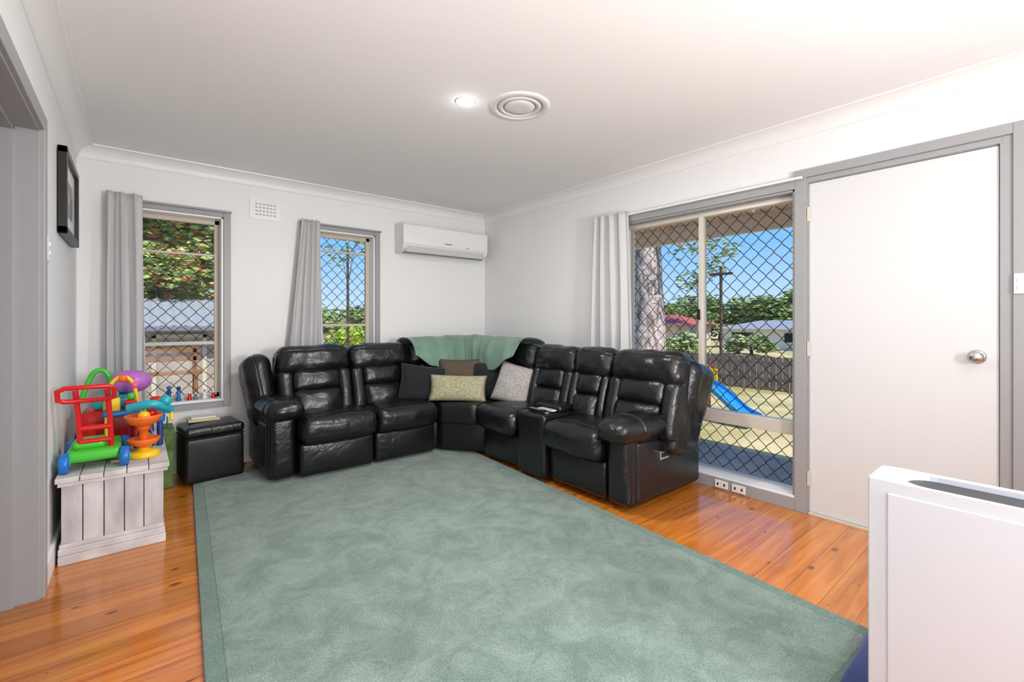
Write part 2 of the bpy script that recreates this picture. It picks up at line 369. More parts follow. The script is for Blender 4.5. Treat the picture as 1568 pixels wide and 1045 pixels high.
# ceiling round diffuser and downlights
g=group('ceiling_air_vent'); Mc=T(Vector((1.707,1.999,HC)))@R(PI,'X')
M_vent=mat('vent_white',(226,226,226),.4)
lathe('outer_ring',g,[(.175,0),(.175,.004),(.165,.010),(.142,.012),(.132,.004),(.132,0)],M_vent,Mc,48)
lathe('middle_ring',g,[(.122,.0),(.124,.004),(.118,.010),(.104,.012),(.098,.006),(.096,0)],M_vent,Mc,48)
lathe('centre_disc',g,[(.084,0),(.087,.006),(.082,.012),(.05,.014),(0,.015)],M_vent,Mc,48)
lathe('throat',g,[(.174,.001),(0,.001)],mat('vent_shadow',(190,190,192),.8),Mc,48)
M_em=mat('led_lens',(255,255,255),.5,emis=((255,252,245),12))
def downlight(px,py,power):
    g=group('downlight'); Mc=T(Vector((px,py,HC)))@R(PI,'X')
    lathe('trim_ring',g,[(.055,0),(.055,.004),(.05,.007),(.046,.005),(.046,.002)],M_white,Mc,32)
    lathe('lens',g,[(.047,.0035),(0,.0055)],M_em,Mc,32)
    l=bpy.data.lights.new('downlight_lamp','AREA'); l.shape='DISK'; l.size=.09; l.energy=power; l.color=(1,.99,.97)
    o=bpy.data.objects.new('lamp',l); col.objects.link(o); o.location=(px,py,HC-.012); o.parent=g
    lp=bpy.data.lights.new('downlight_glow','POINT'); lp.energy=.25; lp.shadow_soft_size=.02
    o=bpy.data.objects.new('glow',lp); col.objects.link(o); o.location=(px,py,HC-.05); o.parent=g
downlight(1.43,2.147,24); downlight(2.1,-.6,4); downlight(.6,-.6,4)  # first is the visible fitting, other two are added unseen fill behind the camera

# picture frame (left wall)
g=group('picture_frame'); fy0,fy1,fz0,fz1=3.36,4.02,1.66,2.12; fx=XL
boxes('frame',[((fx+.004,fy0,fz0),(fx+.04,fy0+.035,fz1)),((fx+.004,fy1-.035,fz0),(fx+.04,fy1,fz1)),((fx+.004,fy0,fz1-.035),(fx+.04,fy1,fz1)),((fx+.004,fy0,fz0),(fx+.04,fy1,fz0+.035))],M_black,g,.002)
box('mat_board',(fx+.004,fy0+.02,fz0+.02),(fx+.02,fy1-.02,fz1-.02),M_white,g)
box('print',(fx+.02,fy0+.16,fz0+.13),(fx+.022,fy1-.16,fz1-.13),mat('print',(120,130,140),.6,var=((200,190,175),9,.1)),g)

# ---------------- curtains
def curtain(name,t0,t1,b0,b1,zt,zb,nrm,folds=5,amp=.03):
    g=group(name); nu,nv=folds*16,24; nrm=Vector((*nrm,0))
    bm=bmesh.new(); rows=[]
    for j in range(nv+1):
        v=j/nv; row=[]
        for i in range(nu+1):
            u=i/nu; a=Vector((*t0,zt)).lerp(Vector((*b0,zb)),v); b=Vector((*t1,zt)).lerp(Vector((*b1,zb)),v)
            ph=u*folds*2*PI+ .5*math.sin(v*3+u*4)
            p=a.lerp(b,u+.8/(folds*2*PI)*math.sin(2*ph))
            p+=nrm*(amp*(.7+.45*v)*(math.sin(ph)+.25*math.sin(2.3*ph+1+v*2))+amp*1.4)
            row.append(bm.verts.new(p))
        rows.append(row)
    for j in range(nv):
        for i in range(nu): bm.faces.new([rows[j][i],rows[j][i+1],rows[j+1][i+1],rows[j+1][i]])
    o=from_bm('cloth',bm,M_cream2,g,True); s=o.modifiers.new('s','SOLIDIFY'); s.thickness=.002
    return g
curtain('curtain',(-.16,YB-.03),(.045,YB-.03),(-.17,YB-.03),(.06,YB-.03),2.115,.50,(0,-1),3,.045)
curtain('curtain',(1.135,YB-.03),(1.30,YB-.03),(1.0,YB-.03),(1.33,YB-.03),2.10,.75,(0,-1),4,.040)
curtain('curtain',(XR-.035,2.64),(XR-.035,2.29),(XR-.035,2.66),(XR-.035,2.24),2.10,.6,(-1,0),4,.042)

# ---------------- rug
a=3.7*PI/180; RM=T(Vector((.326,4.127,0)))@R(-a,'Z')
g=group('area_rug'); Wd,Ln,bd=2.07,3.60,.06
box('pile',(bd,-Ln+bd,.001),(Wd-bd,-bd,.017),M_rug,g,.004,M=RM)
boxes('border',[((0,-Ln,.001),(bd+.001,0,.015)),((Wd-bd-.001,-Ln,.001),(Wd,0,.015)),((bd-.003,-bd-.001,.001),(Wd-bd+.003,0,.015)),((bd-.003,-Ln,.001),(Wd-bd+.003,-Ln+bd+.001,.015))],M_rugb,g,.003,M=RM)

# ---------------- sofa
S=group('corner_recliner_sofa')
def seat(M,w,tag,foot=True):
    rbox('seat_'+tag,S,(.003,-.12,.285),(w-.003,.42,.475),M_leather,.06,(.0,.02,.028),M,.007,14,seam=(1,-.62))
    if foot: rbox('footrest_'+tag,S,(.006,-.035,.035),(w-.006,.06,.285),M_leather,.03,(0,.02,0),M,.002)
    rbox('base_'+tag,S,(.002,.03,.04),(w-.002,.72,.27),M_leather2,.02,(0,0,0),M)
def back(M,w,tag,y=.24,lean=.26,full=True):
    MB=M@T(Vector((0,y,.45)))@R(-lean,'X')
    rbox('back_core_'+tag,S,(.002,.05,-.1),(w-.002,.24,.50),M_leather2,.05,(0,0,0),MB)
    rbox('headrest_'+tag,S,(-.004,-.03,.325),(w+.004,.215,.56),M_leather,.075,(0,.026,.008),MB,.012,18,seam=(2,.62))
    rbox('bolster_l_'+tag,S,(0,-.012,-.02),(w*.2,.15,.36),M_leather,.04,(0,.015,0),MB,.006)
    rbox('bolster_r_'+tag,S,(w*.8,-.012,-.02),(w,.15,.36),M_leather,.04,(0,.015,0),MB,.006)
    rbox('upper_lumbar_'+tag,S,(w*.18,-.02,.19),(w*.82,.15,.36),M_leather,.04,(0,.022,0),MB,.008)
    rbox('lower_lumbar_'+tag,S,(w*.18,-.03,-.02),(w*.82,.15,.2),M_leather,.045,(0,.034,0),MB,.010)
YA=3.60
MA=lambda x:T(Vector((x,YA,0)))
seat(MA(.925),.575,'a'); seat(MA(1.50),.56,'b')
back(MA(.86),.575,'a'); back(MA(1.435),.565,'b')
XB=2.36
MBm=lambda yh:T(Vector((XB,yh,0)))@R(-PI/2,'Z')
seat(MBm(3.22),.50,'c'); seat(MBm(2.40),.53,'d')
back(MBm(2.97),.48,'c'); back(MBm(2.49),.36,'console'); back(MBm(2.13),.56,'d')
prism('wedge_base',S,[(2.10,3.62),(2.12,3.55),(2.30,3.30),(2.37,3.225),(3.14,3.225),(3.14,4.34),(2.07,4.34),(2.07,3.62)],.04,.285,M_leather2,.012)
prism('wedge_seat',S,[(2.065,3.50),(2.13,3.42),(2.20,3.30),(2.25,3.225),(3.14,3.225),(3.14,4.34),(2.065,4.34)],.285,.475,M_leather,.04)
back(MA(2.0),.50,'w1'); back(MBm(3.47),.50,'w2')
back(T(Vector((2.25,3.91,0)))@R(-PI/4,'Z'),.62,'w3',y=.22)
MC=MBm(2.71)
rbox('console_body',S,(.006,-.08,.035),(.31,.40,.50),M_leather,.03,(0,.008,.0),MC)
rbox('console_lid',S,(.02,.10,.49),(.296,.36,.545),M_leather,.025,(0,0,.012),MC,.002)
lathe('cup_holder_1',S,[(.04,0),(.045,.004),(.036,.006),(.034,.001),(0,.001)],M_chrome,MC@T(Vector((.09,.03,.50))))
lathe('cup_holder_2',S,[(.04,0),(.045,.004),(.036,.006),(.034,.001),(0,.001)],M_chrome,MC@T(Vector((.21,.03,.50))))
def arm(M,tag,D=.74,px=0,pz=0,pl=0,wx=0):
    rbox('arm_base_'+tag,S,(.0,-.02,.03),(.19,D,.52),M_leather2,.04,(.012,0,0),M,.003)
    rbox('arm_front_'+tag,S,(.01,-.05,.035),(.18,.04,.49),M_leather,.04,(0,.01,0),M,.002)
    rbox('arm_pad_'+tag,S,(-.03+px,-.16,.475+pz),(.22+px,.50+pl,.615+pz),M_leather,.068,(.01,.02,.015),M,.011,14,seam=(1,-.55))
    rbox('arm_side_pad_'+tag,S,(.15,.02,.06),(.205,D-.04,.44),M_leather,.025,(.012,0,0),M,.003)
    MW=M@T(Vector((.10+wx,D-.38,.45)))@R(-.22,'X')@R(.14,'Y')
    rbox('wing_'+tag,S,(-.06-wx,-.05,-.10),(.13,.25,.50),M_leather,.08,(.01,.03,0),MW,.010,12,seam=(0,.2))
arm(MBm(1.87),'r',.80,.03,-.025,.12,.05)
arm(T(Vector((.925,YA+.06,0)))@Matrix.Scale(-1,4,(1,0,0)),'l',.66)
for o in S.children:
    if o.name.startswith(('arm_','wing_')) and o.name.endswith('_l') :
        o.data.flip_normals()
box('button_plate',(2.58,1.638,.30),(2.68,1.668,.36),M_chrome,S,.006)
for i in range(3): box('button_%d'%i,(2.595+.027*i,1.633,.318),(2.613+.027*i,1.640,.342),M_black,S,.002)

def cloth(name,fn,m,nu=50,nv=30,th=.008):
    bm=bmesh.new(); rows=[[bm.verts.new(fn(i/nu,j/nv)) for i in range(nu+1)] for j in range(nv+1)]
    for j in range(nv):
        for i in range(nu): bm.faces.new([rows[j][i],rows[j][i+1],rows[j+1][i+1],rows[j+1][i]])
    g=group(name); o=from_bm('cloth',bm,m,g,True); s=o.modifiers.new('s','SOLIDIFY'); s.thickness=th; s.offset=0
    return g
M_blanket=mat('green_fleece',(92,124,106),.95,bump=(120,.6,.004),var=((120,150,134),6,.2),sheen=.3)
def cr(pts,t):
    i=min(int(t),len(pts)-2); f=t-i
    p0=pts[max(0,i-1)];p1=pts[i];p2=pts[i+1];p3=pts[min(len(pts)-1,i+2)]
    return 0.5*((2*p1)+(-p0+p2)*f+(2*p0-5*p1+4*p2-p3)*f*f+(-p0+3*p1-3*p2+p3)*f**3)
EDGE=[(0,.34),(.12,.20),(.3,.02),(.45,.0),(.58,.10),(.72,.06),(.85,.16),(1,.36)]
def edge(u):
    for (a,b),(c,d) in zip(EDGE[:-1],EDGE[1:]):
        if a<=u<=c:
            f=(u-a)/(c-a); f=f*f*(3-2*f); return b+(d-b)*f
    return .3
def blank(u,v):
    P=[Vector(p) for p in ((1.97,3.83,0),(2.28,3.83,0),(2.46,3.83,0),(2.575,3.70,0),(2.60,3.45,0),(2.60,3.08,0))]
    O=[Vector(p) for p in ((0,1,0),(0,1,0),(.25,1,0),(.9,.75,0),(1,.12,0),(1,0,0))]
    t=u*5; p=cr(P,t); o=cr(O,t); o=o/max(.01,o.length)
    corner=math.exp(-((u-.5)/.17)**2)
    prof=[Vector(q) for q in ((-.075,.60,0),(-.065,.70,0),(-.055,.80,0),(-.035,.89,0),(.03,.975,0),(.12,1.018,0),(.24,1.022,0),(.345,.985,0),(.37,.93,0))]
    vv=min(1,v+edge(u)*(1-v))
    q=cr(prof,vv*8)
    cf=corner*(.05 if u<.5 else .02)
    off=q.x+cf*(1 if vv>.45 else vv/.45); z=q.y+.012*corner
    fold=math.sin(u*30+3*math.sin(v*3))*.5+noise.noise(Vector((u*11,v*3,1)))
    fold+=.8*max(0,math.sin(u*62+6*v))*(1 if u>.55 else .3)
    amp=.018*(1-vv*.45)
    p=p+o*(off-amp*(1+fold)); return (p.x,p.y,z+amp*.5*(1+fold))
cloth('throw_blanket',blank,M_blanket,160,44)
def pillow(name,c,w,h,t,m,yaw,pitch,roll=0):
    g=group(name); n=18; bm=bmesh.new(); M=T(Vector(c))@R(yaw,'Z')@R(pitch,'X')@R(roll,'Y')
    L={}
    for s in (-1,1):
        for i in range(n+1):
            for j in range(n+1):
                u=-1+2*i/n; v=-1+2*j/n
                e=max(0,(1-u**2)*(1-v**2))**.42
                x=u*w/2*(1-.07*(1-v*v)); z=v*h/2*(1-.07*(1-u*u))
                y=s*t/2*e*(1+.25*noise.noise(Vector((u*2,v*2,s+w*9))))
                L[(s,i,j)]=bm.verts.new(M@Vector((x,y,z)))
    for s in (-1,1):
        for i in range(n):
            for j in range(n):
                q=[L[(s,i,j)],L[(s,i+1,j)],L[(s,i+1,j+1)],L[(s,i,j+1)]]
                bm.faces.new(q if s<0 else q[::-1])
    bmesh.ops.remove_doubles(bm,verts=bm.verts[:],dist=1e-5)
    bmesh.ops.recalc_face_normals(bm,faces=bm.faces)
    from_bm('cover',bm,m,g,True); return g
M_cb=mat('black_velvet',(18,22,26),.9,bump=(80,.3,.003),sheen=.1)
M_cbr=mat('brown_fabric',(84,74,58),.9,bump=(150,.5,.003))
M_ct=mat('cream_knit',(182,178,146),.95,bump=(110,1,.006),var=((146,144,116),60,.15))
M_cg=mat('grey_fabric',(176,172,168),.9,bump=(200,.5,.003),var=((146,142,138),70,.15))
pillow('throw_cushion',(2.02,3.73,.62),.42,.34,.14,M_cb,-.35,-.30,.15)
pillow('throw_cushion',(2.53,3.43,.64),.36,.36,.14,M_cb,-1.0,-.25,-.1)
pillow('throw_cushion',(2.36,3.62,.665),.42,.34,.13,M_cbr,-.60,-.25,0)
pillow('throw_cushion',(2.22,3.45,.59),.52,.24,.13,M_ct,-.66,-.30,.03)
pillow('throw_cushion',(2.58,3.10,.63),.36,.37,.14,M_cg,-1.05,-.32,.22)
g=group('tv_remote'); box('body',(2.33,2.46,.508),(2.37,2.64,.524),M_black,g,.004); box('keys',(2.337,2.50,.523),(2.363,2.62,.526),M_lining,g)
g=group('notebook'); box('cover',(2.40,2.44,.509),(2.45,2.60,.520),mat('paper',(190,190,185),.6),g,.002); box('pages',(2.402,2.438,.511),(2.448,2.602,.518),M_white,g)

# ---------------- ottoman
g=group('ottoman'); MO=T(Vector((.275,3.96,0)))@R(.12,'Z')
rbox('body',g,(.0,.0,.02),(.37,.33,.34),M_leather2,.02,(.004,.004,0),MO,.001)
rbox('lid',g,(-.005,-.005,.345),(.375,.335,.42),M_leather,.03,(0,0,.012),MO,.003)
boxes('lid_gap_shade',[((0,-.002,.338),(.37,.33,.347))],M_shadow,g,.002,M=MO)  # near-black strip stands in for shade between body and lid
g=group('paper_tray'); box('tray',(.30,4.13,.432),(.50,4.27,.452),mat('cardboard',(205,190,160),.7),g,.003); box('magazine',(.32,4.15,.452),(.48,4.26,.462),mat('magazine',(230,225,215),.5),g,.002)

# ---------------- toy box
g=group('timber_toy_box')
M_wash=mat('whitewashed_timber',(168,160,166),.7,bump=(40,.3,.003),var=((218,216,216),9,.18,(1,1,.35)))
M_wash2=mat('whitewashed_trim',(218,216,216),.65,var=((190,184,186),8,.12))
bx0,bx1,by0,by1=-.292,.122,3.10,4.0
box('carcass',(bx0+.016,by0+.016,.02),(bx1-.016,by1-.012,.385),mat('box_gap',(90,84,86),.9),g)
L=[];nb=5;wv=(bx1-bx0-.02)/nb
for i in range(nb): L.append(((bx0+.01+i*wv+.002,by0+.006,.10),(bx0+.01+(i+1)*wv-.002,by0+.02,.385)))
nb=9;wv2=(by1-by0-.02)/nb
for i in range(nb): L.append(((bx1-.02,by0+.01+i*wv2+.002,.10),(bx1-.006,by0+.01+(i+1)*wv2-.002,.385)))
boxes('planks',L,M_wash,g,.002)
boxes('plinth',[((bx0,by0-.004,0),(bx1+.004,by1,.045)),((bx0,by0,.045),(bx1,by1,.078)),((bx0+.004,by0+.004,.078),(bx1-.004,by1,.10))],M_wash2,g,.004)
L=[]
for i in range(5):
    w5=(bx1-bx0+.03)/5; L.append(((bx0-.01+i*w5+.0015,by0-.02,.405),(bx0-.01+(i+1)*w5-.0015,by1,.43)))
boxes('lid_boards',L,M_wash2,g,.003)
boxes('lid_frame',[((bx0,by0-.012,.385),(bx1+.012,by1,.404))],M_wash2,g,.003)

# ---------------- toys
RED=mat('toy_red',(206,22,26),.3); GRN=mat('toy_green',(70,190,52),.3); BLU=mat('toy_blue',(24,110,190),.3); TEAL=mat('toy_teal',(40,170,186),.3)
ORG=mat('toy_orange',(244,112,40),.3); YEL=mat('toy_yellow',(240,196,30),.3); PUR=mat('toy_purple',(190,110,200),.3); PNK=mat('toy_pink',(235,90,150),.3); NAVY=mat('toy_navy',(30,50,120),.4)
Z0=.43
g=group('toy_push_walker')
rbox('deck',g,(-.275,3.16,Z0+.045),(-.06,3.50,Z0+.10),GRN,.02,(0,0,.01))
rbox('deck_tray',g,(-.25,3.20,Z0+.10),(-.12,3.34,Z0+.145),GRN,.02)
for k,(wx,wy) in enumerate(((-.275,3.17),(-.045,3.17),(-.275,3.47),(-.045,3.47))):
    Mw=T(Vector((wx,wy,Z0+.05)))@R(PI/2,'Y')
    lathe('wheel_%d'%k,g,[(0,-.02),(.03,-.02),(.047,-.018),(.05,-.01),(.05,.01),(.047,.018),(.03,.02),(0,.02)],BLU,Mw)
    lathe('hub_%d'%k,g,[(0,-.024),(.018,-.023),(.018,.023),(0,.024)],TEAL,Mw)
H=.04
tube('frame_l',g,[(-.22,3.22,Z0+.09),(-.22,3.20,Z0+.22),(-.235,3.17,Z0+.37+H)],.012,RED,nurbs=True)
tube('frame_r',g,[(-.10,3.22,Z0+.09),(-.10,3.20,Z0+.22),(-.115,3.17,Z0+.37+H)],.012,RED,nurbs=True)
tube('handle',g,[(-.295,3.14,Z0+.33+H),(-.297,3.13,Z0+.375+H),(-.27,3.12,Z0+.39+H),(-.11,3.12,Z0+.39+H),(-.085,3.13,Z0+.375+H),(-.087,3.14,Z0+.33+H),(-.11,3.15,Z0+.32+H),(-.27,3.15,Z0+.32+H)],.012,RED,cyc=True)
tube('crossbar',g,[(-.22,3.20,Z0+.21),(-.10,3.20,Z0+.21)],.013,RED)
tube('crossbar_2',g,[(-.22,3.21,Z0+.14),(-.10,3.21,Z0+.14)],.013,RED)
g=group('toy_ball_tower')
Mt=T(Vector((.035,3.30,Z0)))
lathe('base',g,[(0,0),(.07,0),(.075,.012),(.068,.03),(.045,.036),(.03,.04),(.025,.05)],YEL,Mt)
lathe('bowl',g,[(.025,.05),(.03,.06),(.065,.075),(.075,.10),(.072,.105),(.06,.085),(.02,.075),(0,.075)],ORG,Mt)
lathe('stem',g,[(.022,.075),(.022,.15),(.034,.155),(.03,.19)],ORG,Mt)
lathe('upper_bowl',g,[(.03,.17),(.065,.19),(.085,.22),(.087,.235),(.08,.235),(.06,.20),(0,.19)],ORG,Mt)
tube('teal_chute',g,[(-.03,3.34,Z0+.27),(.05,3.29,Z0+.30),(.13,3.32,Z0+.27),(.155,3.37,Z0+.24)],.024,TEAL,nurbs=True)
sphere('ball',g,(.035,3.30,Z0+.225),.03,YEL); sphere('ball_2',g,(.07,3.33,Z0+.235),.025,RED); sphere('ball_3',g,(.135,3.32,Z0+.30),.03,TEAL)
g=group('toy_ride_on_car')
rbox('body',g,(-.26,3.67,Z0+.02),(.02,3.93,Z0+.22),RED,.05,(.01,.0,.01)); rbox('seat',g,(-.20,3.69,Z0+.22),(-.02,3.88,Z0+.30),TEAL,.03)
for k,(wx,wy) in enumerate(((-.262,3.72),(.022,3.72),(-.262,3.88),(.022,3.88))):
    lathe('wheel_%d'%k,g,[(0,-.015),(.045,-.014),(.05,0),(.045,.014),(0,.015)],M_black,T(Vector((wx,wy,Z0+.05)))@R(PI/2,'Y'))
tube('handlebar',g,[(-.26,3.80,Z0+.26),(-.22,3.80,Z0+.42),(-.17,3.80,Z0+.47),(-.12,3.80,Z0+.42),(-.11,3.80,Z0+.28)],.014,GRN,nurbs=True)
sphere('dome',g,(-.03,3.84,Z0+.37),.10,PUR,(1.15,1,.75)); sphere('dome_button',g,(-.03,3.75,Z0+.39),.022,PNK)
lathe('dome_stand',g,[(0,0),(.04,0),(.03,.1),(0,.1)],TEAL,T(Vector((-.03,3.84,Z0+.22))))
g=group('toy_activity_table')
rbox('table_top',g,(-.15,3.53,Z0+.20),(.02,3.645,Z0+.23),BLU,.012)
for i,(px_,py_) in enumerate(((-.13,3.545),(0.0,3.545),(-.13,3.63),(0,3.63))): tube('leg_%d'%i,g,[(px_,py_,Z0+.001),(px_,py_,Z0+.21)],.011,(YEL,RED,GRN,YEL)[i])
rbox('block',g,(-.13,3.535,Z0+.23),(-.07,3.59,Z0+.31),YEL,.01); rbox('block_2',g,(-.05,3.535,Z0+.23),(.005,3.585,Z0+.29),RED,.01); sphere('knob',g,(-.10,3.56,Z0+.33),.024,TEAL); sphere('knob_2',g,(-.02,3.56,Z0+.31),.022,GRN)
tube('arch',g,[(-.14,3.62,Z0+.23),(-.13,3.62,Z0+.38),(-.06,3.62,Z0+.44),(0.0,3.62,Z0+.38),(.01,3.62,Z0+.24)],.011,YEL,nurbs=True)
sphere('bead',g,(-.06,3.62,Z0+.415),.024,ORG); sphere('bead_2',g,(-.12,3.62,Z0+.36),.022,TEAL); sphere('bead_3',g,(-.005,3.62,Z0+.37),.022,PNK)
g=group('toy_robot')
rbox('torso',g,(.05,3.50,Z0+.14),(.14,3.58,Z0+.24),BLU,.02); rbox('head',g,(.065,3.51,Z0+.24),(.125,3.57,Z0+.30),RED,.02); rbox('leg_l',g,(.055,3.51,Z0+.0),(.085,3.57,Z0+.145),NAVY,.012); rbox('leg_r',g,(.10,3.51,Z0+.0),(.13,3.57,Z0+.145),NAVY,.012)
tube('arm_l',g,[(.05,3.54,Z0+.22),(.035,3.50,Z0+.19),(.035,3.49,Z0+.14)],.01,YEL); tube('arm_r',g,[(.14,3.54,Z0+.22),(.17,3.52,Z0+.20),(.17,3.50,Z0+.15)],.01,YEL)
g=group('toy_bucket'); qx,qy=.04,3.435
lathe('pail',g,[(0,.0),(.032,.0),(.040,.08),(.042,.082),(.038,.08),(.030,.006),(0,.006)],YEL,T(Vector((qx,qy,Z0)))); sphere('ball_1',g,(qx-.01,qy-.005,Z0+.085),.024,RED); sphere('ball_2',g,(qx+.014,qy+.012,Z0+.085),.02,GRN)
tube('handle',g,[(qx-.04,qy,Z0+.08),(qx-.038,qy,Z0+.12),(qx,qy,Z0+.145),(qx+.038,qy,Z0+.12),(qx+.04,qy,Z0+.08)],.004,PUR,nurbs=True)
SZ=W1[2]+.022
def figurine(name,x,h,m1,m2):
    g=group(name); y=YB+.03
    lathe('body',g,[(0,0),(.016,0),(.018,.01),(.010,h*.35),(.014,h*.6),(.007,h*.72),(0,h*.74)],m1,T(Vector((x,y,SZ))))
    sphere('head',g,(x,y,SZ+h*.82),h*.13,m2); tube('arms',g,[(x-.02,y,SZ+h*.45),(x-.008,y,SZ+h*.62),(x+.008,y,SZ+h*.62),(x+.022,y,SZ+h*.5)],.004,m2)
figurine('figurine',.20,.13,NAVY,BLU); figurine('figurine',.26,.12,BLU,NAVY); figurine('figurine',.33,.07,RED,M_white); figurine('figurine',.37,.06,M_lining,M_white); figurine('figurine',.43,.08,M_white,M_chrome); figurine('figurine',.49,.06,RED,M_white)
g=group('shopping_bag'); bmG=mat('bag_green',(54,84,40),.6,var=((104,132,62),12,.15))
def tp(q,nx,ny,nz): q.x*=1+.1*nz; return q
rbox('bag',g,(.142,4.05,.002),(.212,4.30,.42),bmG,.008,(-.01,0,0),taper=tp); tube('handle',g,[(.178,4.12,.41),(.178,4.13,.48),(.178,4.20,.50),(.178,4.23,.41)],.004,bmG,nurbs=True)

# ---------------- white plastic bin foreground
g=group('plastic_storage_bin'); M_pl=mat('white_plastic',(192,197,206),.3)
cx0,cx1,cy0,cy1,ct=1.632,1.80,-.42,.362,.745
bm=bmesh.new(); 
def rr(x0,x1,y0,y1,r,z,n=6,rf=None):
    out=[]; rf=r if rf is None else rf
    for (sx,sy,a0,q) in ((1,1,0,r),(-1,1,PI/2,rf),(-1,-1,PI,rf),(1,-1,1.5*PI,r)):
        cx=(x1-q) if sx>0 else (x0+q); cy=(y1-q) if sy>0 else (y0+q)
        for i in range(n+1):
            a=a0+PI/2*i/n; out.append(bm.verts.new((cx+q*math.cos(a),cy+q*math.sin(a),z)))
    return out
rings=[rr(cx0+.004,cx1-.004,cy0+.004,cy1-.004,.03,.0,rf=.005),rr(cx0,cx1,cy0,cy1,.03,.01,rf=.005),rr(cx0,cx1,cy0,cy1,.03,ct-.004,rf=.005),rr(cx0+.002,cx1-.002,cy0+.002,cy1-.002,.028,ct,rf=.004),
   rr(cx0+.010,cx1-.026,cy0+.06,cy1-.07,.06,ct-.001),rr(cx0+.012,cx1-.03,cy0+.065,cy1-.075,.058,ct-.08)]
for A,B in zip(rings[:-1],rings[1:]):
    for i in range(len(A)): j=(i+1)%len(A); bm.faces.new([A[i],A[j],B[j],B[i]])
bm.faces.new(rings[0][::-1]); bm.faces.new(rings[-1]); bmesh.ops.recalc_face_normals(bm,faces=bm.faces)
from_bm('shell',bm,M_pl,g)
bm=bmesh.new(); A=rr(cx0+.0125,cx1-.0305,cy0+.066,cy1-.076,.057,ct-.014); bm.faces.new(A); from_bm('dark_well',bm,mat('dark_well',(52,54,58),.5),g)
box('front_panel',(cx0-.006,cy0+.03,.05),(cx0+.002,cy1-.045,ct-.035),M_pl,g,.003)
g=group('folded_blanket'); M_bb=mat('navy_fleece',(16,44,104),.85,bump=(60,.4,.005),sheen=.3)
rbox('fold_lower',g,(1.66,.375,.0),(2.45,.462,.03),M_bb,.014,(0,.004,.004),wr=.003); rbox('fold_upper',g,(1.70,.38,.03),(2.42,.455,.06),M_bb,.014,(0,.004,.006),wr=.004)

# ================= OUTSIDE
M_grass=mat('dry_lawn',(164,152,92),.95,bump=(30,.6,.03),var=((214,194,148),1.2,.16))
M_conc=mat('porch_concrete',(156,154,152),.7,bump=(20,.2,.005),var=((126,125,127),3,.2))
box('ground',(-30,YB+.3,-.45),(60,80,-.3),M_grass); box('ground_side',(XR+.3,-25,-.45),(60,YB+.3,-.3),M_grass)
g=group('porch'); box('slab',(XR+.2,-3,-.42),(4.75,YB+.3,-.12),M_conc,g,.01)
M_brn=mat('porch_lining',(244,206,180),.7,var=((230,186,156),3,.2,(14,1,1)))
box('lining',(XR+.2,-3,2.30),(5.0,YB+.5,2.33),M_brn,g); box('roof',(XR+.2,-3,2.36),(5.2,YB+.6,2.44),M_lining,g)
boxes('battens',[((XR+.2,yy,2.275),(4.98,yy+.03,2.30)) for yy in [0,.6,1.2,1.8,2.4,3.0,3.6,4.2,4.8]],M_brn,g)
box('beam',(4.96,-3,2.12),(5.02,YB+.6,2.34),mat('fascia',(230,216,204),.6),g,.004); box('gutter',(5.02,-3,2.2),(5.14,YB+.6,2.32),mat('gutter',(90,100,112),.5),g,.01)

def leaf_mat(name,c1,c2,c3=None):
    m=mat(name,c1,.7,var=(c2,2.2,.15)); 
    if c3:
        r=[n for n in m.node_tree.nodes if n.type=='VALTORGB'][0]; r.color_ramp.elements[1].position=.62; e=r.color_ramp.elements.new(.54); e.color=(*lin(c3),1); [n for n in m.node_tree.nodes if n.type=='TEX_NOISE'][0].inputs['Scale'].default_value=4.5
    return m
def tree(name,base,trunk_h,tr,clumps,leaf,nl,lm,bark,branches=5):
    g=group(name); bx,by,bz=base
    bm=bmesh.new(); seg=16; rows=[]
    for j in range(15):
        v=j/14; rad=tr*(1.25-.55*v+.25*(max(0,.15-v)/.15)); row=[]
        for i in range(seg):
            a=2*PI*i/seg; rr_=rad*(1+.12*noise.noise(Vector((math.cos(a)*1.5,math.sin(a)*1.5,v*5))))
            row.append(bm.verts.new((bx+rr_*math.cos(a)+.15*math.sin(v*3)*tr,by+rr_*math.sin(a)+v*v*tr*.9,bz+v*trunk_h)))
        rows.append(row)
    for A,B in zip(rows[:-1],rows[1:]):
        for i in range(seg): bm.faces.new([A[i],A[(i+1)%seg],B[(i+1)%seg],B[i]])
    bm.faces.new(rows[-1]); from_bm('trunk',bm,bark,g,True)
    top=Vector((bx,by,bz+trunk_h*.93)); sp=[]
    for c in clumps[:branches]: 
        cc=Vector(c[0]); mid=(top+cc)/2+Vector((0,0,-.1)); sp.append([tuple(top-Vector((0,0,trunk_h*.2))),tuple(mid),tuple(cc)])
    if sp: tube('branches',g,sp,tr*.16,bark)
    bm=bmesh.new()
    tot=sum(c[1]**2 for c in clumps)
    for c in clumps:
        k=int(nl*c[1]**2/tot)
        for _ in range(k):
            d=Vector((random.gauss(0,1),random.gauss(0,1),random.gauss(0,1))).normalized()*c[1]*(random.random()**.4); d.z*=.75
            p=Vector(c[0])+d; s=leaf*(.6+.8*random.random())
            q=Matrix.Rotation(random.random()*6.3,3,'Z')@Matrix.Rotation(random.random()*3,3,'X')
            vs=[bm.verts.new(p+q@Vector(w)*s) for w in ((-1,0,0),(0,-.4,.1),(1,0,0),(0,.4,.1))]
            bm.faces.new(vs)
    from_bm('foliage',bm,lm,g); return g
BK=mat('gum_bark',(214,194,186),.9,bump=(9,1,.05),var=((134,118,114),4,.12,(3,3,.8))); BK2=mat('dark_bark',(90,74,62),.9)
